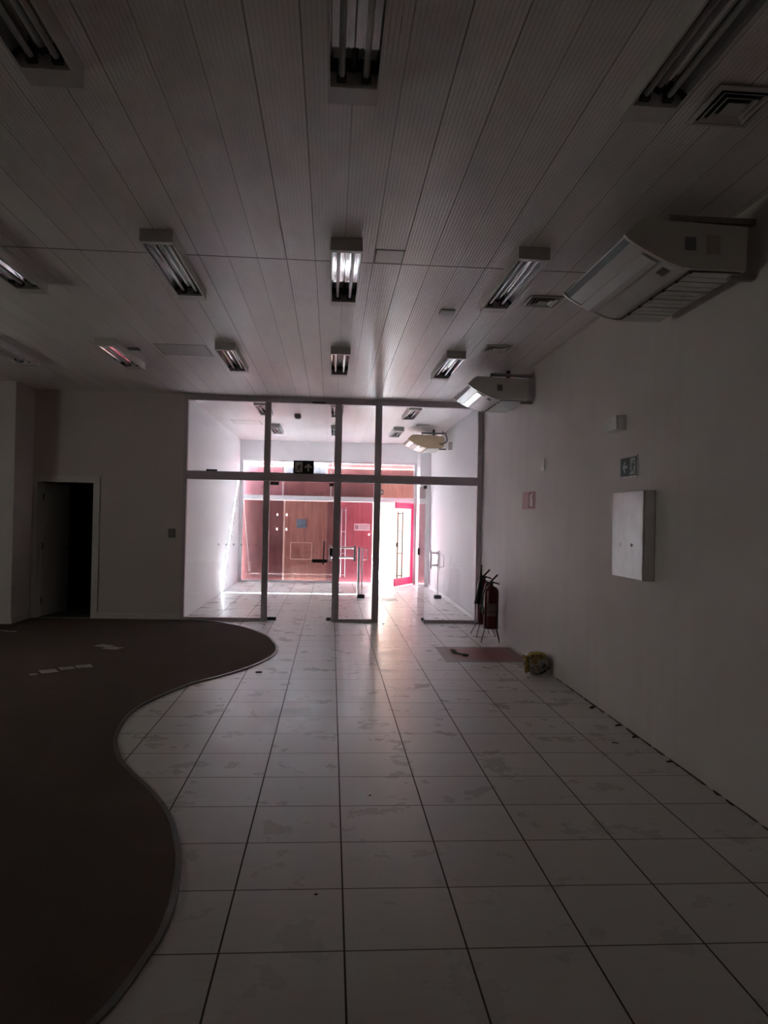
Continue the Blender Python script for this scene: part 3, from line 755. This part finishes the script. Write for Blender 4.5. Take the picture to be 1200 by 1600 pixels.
def arrow(mb, cx_, cz_, s, f, t0, t1, ang=0):
    pts = [(-.12, -.5), (.12, -.5), (.12, .08), (.38, -.12), (.50, .02), (0, .5), (-.50, .02), (-.38, -.12), (-.12, .08)]
    ca, sa = math.cos(ang), math.sin(ang)
    R = [(cx_+s*(x*ca-y*sa), cz_+s*(x*sa+y*ca)) for x, y in pts]
    # split the concave arrow into convex pieces
    poly_plate(mb, [R[0], R[1], R[2], R[8]], f, t0, t1)
    poly_plate(mb, [R[2], R[3], R[4], R[5]], f, t0, t1)
    poly_plate(mb, [R[8], R[5], R[6], R[7]], f, t0, t1)
    poly_plate(mb, [R[8], R[2], R[5]], f, t0, t1)

# black exit sign above the partition transom
xs_ = thing('exit_sign', 'black exit sign with running figure and upward arrow on the glass', 'sign', (-.427, YG-.05, 2.207))
MB().box(-.152, .152, -.012, 0, 0, .195, .002).build('plate', 'blacksign', xs_)
f0 = lambda u, v, tt: (u, -tt, v)
mb = MB(); poly_plate(mb, [(-.125, .022), (-.018, .022), (-.018, .172), (-.125, .172)], f0, .0122, .0132); mb.build('door_pictogram', 'greysign', xs_)
mb = MB(); runner(mb, -.128, .030, .118, f0, .0133, .0142); mb.build('running_figure', 'blacksign', xs_)
mb = MB(); arrow(mb, .07, .095, .118, f0, .0122, .0132); mb.build('arrow', 'greysign', xs_)
# green sign on the right wall: seen from the hall, u runs towards the viewer (-y)
f1 = lambda u, v, tt: (-tt, -u, v)
gs = thing('safety_sign', 'framed grey-green pictogram sign above the electrical cabinet', 'sign', (XR, 5.57, 1.922))
MB().box(-.007, 0, -.165, .165, 0, .168, .002).build('frame', 'signframe', gs)
mb = MB(); poly_plate(mb, [(-.153, .012), (.153, .012), (.153, .156), (-.153, .156)], f1, .0072, .0080); mb.build('face', 'signgreen', gs)
mb = MB(); poly_plate(mb, [(.035, .022), (.135, .022), (.135, .148), (.035, .148)], f1, .0081, .0086); mb.build('door_pictogram', 'signpale', gs)
mb = MB(); runner(mb, .034, .028, .108, f1, .0087, .0093); mb.build('running_figure', 'signgreen', gs)
mb = MB(); arrow(mb, -.065, .085, .095, f1, .0081, .0088, PI/2); mb.build('arrow', 'signpale', gs)
# red extinguisher sign
rs = thing('fire_sign', 'red fire extinguisher sign on the right wall', 'sign', (XR, 8.475, 1.712))
MB().box(-.004, 0, -.272, .272, 0, .198).build('plate', 'signred', rs)
mb = MB(); poly_plate(mb, [(-.262, .01), (-.02, .01), (-.02, .188), (-.262, .188)], f1, .0042, .0048); mb.build('left_field', 'signredlite', rs)
mb = MB(); poly_plate(mb, [(.0, .01), (.255, .01), (.255, .188), (.0, .188)], f1, .0042, .0048); mb.build('pictogram_field', 'signdark', rs)
mb = MB()
poly_plate(mb, [(.09, .025), (.17, .025), (.17, .115), (.15, .135), (.11, .135), (.09, .115)], f1, .005, .0056)
poly_plate(mb, [(.11, .138), (.15, .138), (.15, .160), (.11, .160)], f1, .005, .0056)
limb(mb, (.13, .16), (.20, .175), .014, f1, .005, .0056); limb(mb, (.12, .16), (.055, .14), .014, f1, .005, .0056); limb(mb, (.055, .14), (.04, .05), .014, f1, .005, .0056)
mb.build('extinguisher_pictogram', 'signwhite', rs)

# light switch on the far wall
ls = thing('light_switch', 'square light switch on the far wall beside the glass partition', 'switch', (-2.35, YG, 1.217))
MB().box(-.05, .05, -.010, 0, 0, .13, .003).build('plate', 'acgrey', ls)
for z in (.035, .075): MB().box(-.018, .018, -.014, -.010, z, z+.025, .001).build('rocker', 'bracket', ls)

# ------------------------------------------------------------------ extinguishers on wire stands
def stand(name, label, loc, ring_z, rad, foot, rot=0.4):
    t = thing('extinguisher_stand', label, 'stand', loc, group='wire extinguisher stands')
    ring = [(rad*math.cos(k*PI/10), rad*math.sin(k*PI/10), ring_z) for k in range(21)]
    MB().tube(ring, .005, 8).build('ring', 'darkmetal', t, smooth=True)
    ring2 = [(rad*math.cos(k*PI/10), rad*math.sin(k*PI/10), ring_z+.22) for k in range(21)]
    MB().tube(ring2, .004, 8).build('ring', 'darkmetal', t, smooth=True)
    mb = MB(); mb.box(-rad, rad, -.012, .012, ring_z-.006, ring_z-.002); mb.box(-.012, .012, -rad, rad, ring_z-.006, ring_z-.002); mb.build('seat', 'darkmetal', t)
    for k in range(4):
        a = rot+k*PI/2; ca, sa = math.cos(a), math.sin(a)
        MB().tube([(foot*ca, foot*sa, .005), (rad*1.02*ca, rad*1.02*sa, ring_z), (rad*1.02*ca, rad*1.02*sa, ring_z+.22)], .005, 8).build('leg', 'darkmetal', t)
    return t
def extinguisher(label, loc, r, hb, rot, horn):
    t = thing('fire_extinguisher', label, 'fire extinguisher', loc, rz=rot, group='red fire extinguishers')
    MB().lathe([(0, 0), (r*.9, 0), (r, .012), (r, hb-.05), (r*.93, hb-.022), (r*.7, hb+.003), (r*.35, hb+.018), (.022, hb+.024), (.022, hb+.04), (0, hb+.04)]).build('cylinder', 'redext', t, smooth=True)
    mb = MB()   # curved label wrapped on the body
    n = 10
    for (za, zb, a0, a1) in ((.155, .315, -2.5, -1.05),):
        A = [mb.bm.verts.new(((r+.001)*math.cos(a0+(a1-a0)*k/n), (r+.001)*math.sin(a0+(a1-a0)*k/n), za)) for k in range(n+1)]
        B = [mb.bm.verts.new(((r+.001)*math.cos(a0+(a1-a0)*k/n), (r+.001)*math.sin(a0+(a1-a0)*k/n), zb)) for k in range(n+1)]
        for k in range(n): mb.bm.faces.new((A[k], A[k+1], B[k+1], B[k]))
    mb.build('label_band', 'labelgrey', t)
    mb = MB(); mb.lathe([(.022, hb+.04), (.026, hb+.045), (.026, hb+.075), (.015, hb+.08), (0, hb+.08)], seg=14)
    mb.build('valve', 'darkmetal', t, smooth=True)
    mb = MB(); mb.prism([(0, hb+.062), (.105, hb+.035), (.11, hb+.05), (.0, hb+.085)], -.012, .012); mb.build('carry_handle', 'dark', t)
    mb = MB(); mb.prism([(-.03, hb+.07), (.075, hb+.17), (.085, hb+.155), (-.01, hb+.06)], -.012, .012); mb.build('lever', 'dark', t)
    if horn:
        MB().tube(bez([(-.01, -.02, hb+.06), (-.05, -.05, hb+.09), (-.075, -.09, hb+.15)], 5), .010, 8).build('hose', 'dark', t, smooth=True)
        MB().tube([(-.065, -.10, hb+.235), (-.072, -.105, hb+.15), (-.082, -.115, hb+.03), (-.105, -.13, hb-.17), (-.125, -.14, hb-.29)], [.008, .012, .024, .042, .052], 14).build('horn', 'dark', t, smooth=True)
    else:
        MB().tube(bez([(-.02, 0, hb+.06), (-.08, -.03, hb+.05), (-r-.018, -.02, hb-.08), (-r-.012, .0, .25)], 6), .008, 8).build('hose', 'dark', t, smooth=True)
        MB().tube([(-r-.012, 0, .26), (-r-.010, 0, .17)], [.010, .014], 10).build('nozzle', 'dark', t, smooth=True)
    return t
stand('s', 'wire tripod stand under the front red extinguisher', (2.08, 9.43, 0), .185, .098, .165, .55)
extinguisher('front red fire extinguisher with grey label, beside the right wall', (2.08, 9.43, .19), .094, .515, .15, False)
stand('s', 'wire stand under the rear extinguisher, next to the glass', (2.09, 9.95, 0), .17, .095, .19, .9)
extinguisher('rear red fire extinguisher with long black horn, next to the glass', (2.09, 9.95, .175), .09, .56, 0.1, True)

# red floor marking, bag, papers
fm = tag(MB().box(1.30, 2.24, 8.11, 9.05, .0003, .0018).build('floor_marking', 'floorpaint'), 'faded red painted square on the floor by the extinguishers', 'floor marking', kind='thing')
def bag():
    t = thing('plastic_bag', 'crumpled yellow and clear plastic bag lying against the right wall', 'bag', (2.15, 7.50, 0))
    bm_ = bmesh.new(); bmesh.ops.create_icosphere(bm_, subdivisions=5, radius=1)
    from mathutils import noise as mn
    for v in bm_.verts:
        p = v.co.copy(); n1 = mn.fractal(p*1.6+Vector((3, 1, 7)), .8, 2.2, 5); n2 = abs(mn.noise(p*4.3))
        s = 1 + .16*n1 - .12*n2
        v.co = Vector((p.x*.135*s, p.y*.14*s, p.z*.115*s + .112))
        if v.co.z < .004: v.co.z = .004
        if v.co.x > .135: v.co.x = .135
    m_ = MB(); m_.bm.free(); m_.bm = bm_
    m_.build('bag_body', 'bag', t, smooth=True)
    # gathered mouth on the left with folds
    m2 = MB(); rng = random.Random(5)
    for k in range(13):
        a = -1.5+k*3.6/12
        pts = [(-.07, .0-.02*math.sin(a), .11+.05*math.sin(a)), (-.115+rng.uniform(-.008, .008), -.06*math.cos(a), .10+.07*math.sin(a)), (-.14+rng.uniform(-.015, .015), -.075*math.cos(a)+rng.uniform(-.01, .01), .10+.085*math.sin(a)+rng.uniform(-.01, .01))]
        m2.tube(bez(pts, 4), [.018]*4+[.014]*4+[.010], 7)
    m2.build('bag_mouth', 'bagyellow', t, smooth=True)
    m3 = MB(); m3.tube(bez([(-.10, -.02, .18), (-.03, -.05, .215), (.04, -.055, .205), (.07, -.05, .17)], 5), [.012]+[.024]*13+[.02, .012], 8)
    m3.build('bag_fold', 'bagyellow', t, smooth=True)
bag()
def paper(x, y, sx, sy, rot, label):
    mb = MB(); n = 5; cz = .0105
    V = []
    for i in range(n+1):
        for j in range(2):
            u, v = (i/n-.5)*sx, (j-.5)*sy
            V.append(mb.bm.verts.new((u, v, .004*math.sin(i*2.1+x*5)**2)))
    for i in range(n): mb.bm.faces.new((V[2*i], V[2*i+2], V[2*i+3], V[2*i+1]))
    g = bmesh.ops.solidify(mb.bm, geom=list(mb.bm.faces), thickness=.0012)
    o = mb.build('paper_sheet', 'paper', None, (x, y, cz)); o.rotation_euler = (0, 0, rot)
    return tag(o, label, 'paper', 'loose papers on the carpet')
paper(-2.715, 7.43, .16, .17, .55, 'left paper of the row of three strips on the carpet')
paper(-2.585, 7.57, .14, .15, .55, 'middle paper of the row of three strips on the carpet')
paper(-2.455, 7.67, .15, .16, .5, 'right paper of the row of three strips on the carpet')
paper(-2.80, 7.28, .07, .06, .4, 'small scrap left of the row of three papers')
paper(-2.62, 8.86, .20, .15, -.5, 'farther left sheet of the paper pair near the doorway')
paper(-2.47, 8.71, .20, .16, -.35, 'nearer right sheet of the paper pair near the doorway')
paper(-4.22, 9.90, .15, .07, -.1, 'white paper cut by the left edge near the wall end')
paper(-4.08, 9.85, .14, .07, -.1, 'white paper strip beside the one at the left edge')

# debris
def bit(x, y, s, rot, label, z=.0, st=2.4):
    mb = MB(); rng = random.Random(int(abs(x*1000+y*77)))
    pts = [(s*st*math.cos(k*PI/4)*rng.uniform(.6, 1), s*math.sin(k*PI/4)*rng.uniform(.6, 1)) for k in range(8)]
    mb.prism(pts, z+.0002, z+s*.55, 'z')
    o = mb.build('dry_leaf', 'debris', None, (x, y, 0)); o.rotation_euler = (0, 0, rot)
    return tag(o, label, 'debris', 'dry debris on the floor')
bit(-.029, 3.096, .007, .4, 'small dark speck on the tiles near the bottom centre', st=1.4)
bit(-.691, 7.474, .02, .1, 'dark leaf on the tiles just off the carpet bulge', st=1.8)
bit(.252, 4.189, .007, .8, 'tiny dark speck on the mid-floor tiles', st=1.3)
bit(2.05, 5.16, .009, -.3, 'small dark twig on the tiles near the right wall', st=3)
bit(2.235, 6.13, .022, .9, 'dark leaf against the foot of the right wall', st=2)
bit(2.25, 5.60, .015, .5, 'second dark scrap along the foot of the right wall')
bit(2.255, 5.30, .014, .7, 'third dark scrap along the foot of the right wall')
bit(2.262, 4.75, .012, .2, 'nearest dark scrap along the foot of the right wall')
bit(2.0, 7.30, .01, .2, 'dark speck just in front of the plastic bag', st=1.5)
bit(-1.43, 10.6, .01, .2, 'dark speck on the tiles under the left glass pane', st=1.6) if False else None
bit(-.93, 10.75, .012, .2, 'dark speck on the tiles below the left mullion', st=1.6)
bit(.80, 10.95, .012, .2, 'dark speck on the tiles in the open glass doorway', st=1.6)
cb = tag(MB().tube(bez([(1.47, 8.78, .008), (1.50, 8.70, .012), (1.46, 8.62, .010), (1.53, 8.56, .010), (1.56, 8.46, .012), (1.60, 8.42, .008)], 5), [.016]*6+[.008]*14+[.02]*6, 8).build('rubber_strap', 'dark', smooth=True), 'black twisted strap lying on the red floor square', 'strap')
# line of dirt at the foot of the right wall
mb = MB(); rng = random.Random(11)
y = 3.2
while y < 7.2:
    l = rng.uniform(.05, .22); wd_ = rng.uniform(.006, .02)
    mb.prism([(XR-wd_, y), (XR-.0005, y-.02), (XR-.0005, y+l+.02), (XR-wd_*.6, y+l)], .0003, .004, 'z'); y += l+rng.uniform(0, .12)
tag(mb.build('wall_dirt', 'debris'), 'line of dark dirt along the foot of the right wall', 'dirt', kind='stuff')
# glue residue rectangle on the porch floor
gr = MB(); gr.box(.0, 1.32, 14.02, 14.10, .0003, .0012); gr.box(.72, 1.34, 14.55, 14.62, .0003, .0012); gr.box(.9, 1.3, 14.2, 14.42, .0003, .0012)
tag(gr.build('floor_residue', 'residue'), 'brownish worn strips on the porch floor behind the glass', 'floor mark')

# ------------------------------------------------------------------ steel guard rails in the porch
def guard_rail(label, loc, x0, x1, z0, z1, post, foot):
    t = thing('guard_rail', label, 'guard rail', loc, group='steel guard rails in the porch')
    for z in (z0, z1): MB().tube(bez([(x0, 0, z), ((x0+x1)/2, 0, z), (x1-.03, 0, z), (x1, 0, z-.02 if z == z1 else z-.02), (x1+.01, 0, z-.05)], 5), .020, 10).build('rail_tube', 'chrome', t, smooth=True)
    for x in (x0, x1): MB().box(x-.012, x+.035, -.035, -.015, z0-.07, z1+.05, .004).build('bracket_plate', 'chrome', t)
    for x, r in post:
        MB().tube([(x, 0, .05), (x, 0, z1+.01)], r, 12).build('post', 'chrome', t, smooth=True)
    loop = [(foot+.02, 0, z1-.03), (foot+.10, 0, z1-.03), (foot+.115, 0, z1-.05), (foot+.115, 0, z0-.02), (foot+.10, 0, z0-.04), (foot+.02, 0, z0-.04)]
    MB().tube(loop, .008, 8).build('end_loop', 'chrome', t, smooth=True)
    MB().box(foot-.07, foot+.07, -.06, .06, 0, .07, .006).build('base', 'darkmetal', t)
    return t
guard_rail('chrome guard rail with dark foot behind the narrow middle pane', (0, 14.5, 0), -.02, .46, .785, .975, [(.555, .028), (.625, .014)], .61)
guard_rail('small chrome guard rail beside the right porch wall', (0, 14.55, 0), 1.97, 2.13, .66, .90, [(2.13, .012)], 2.13)
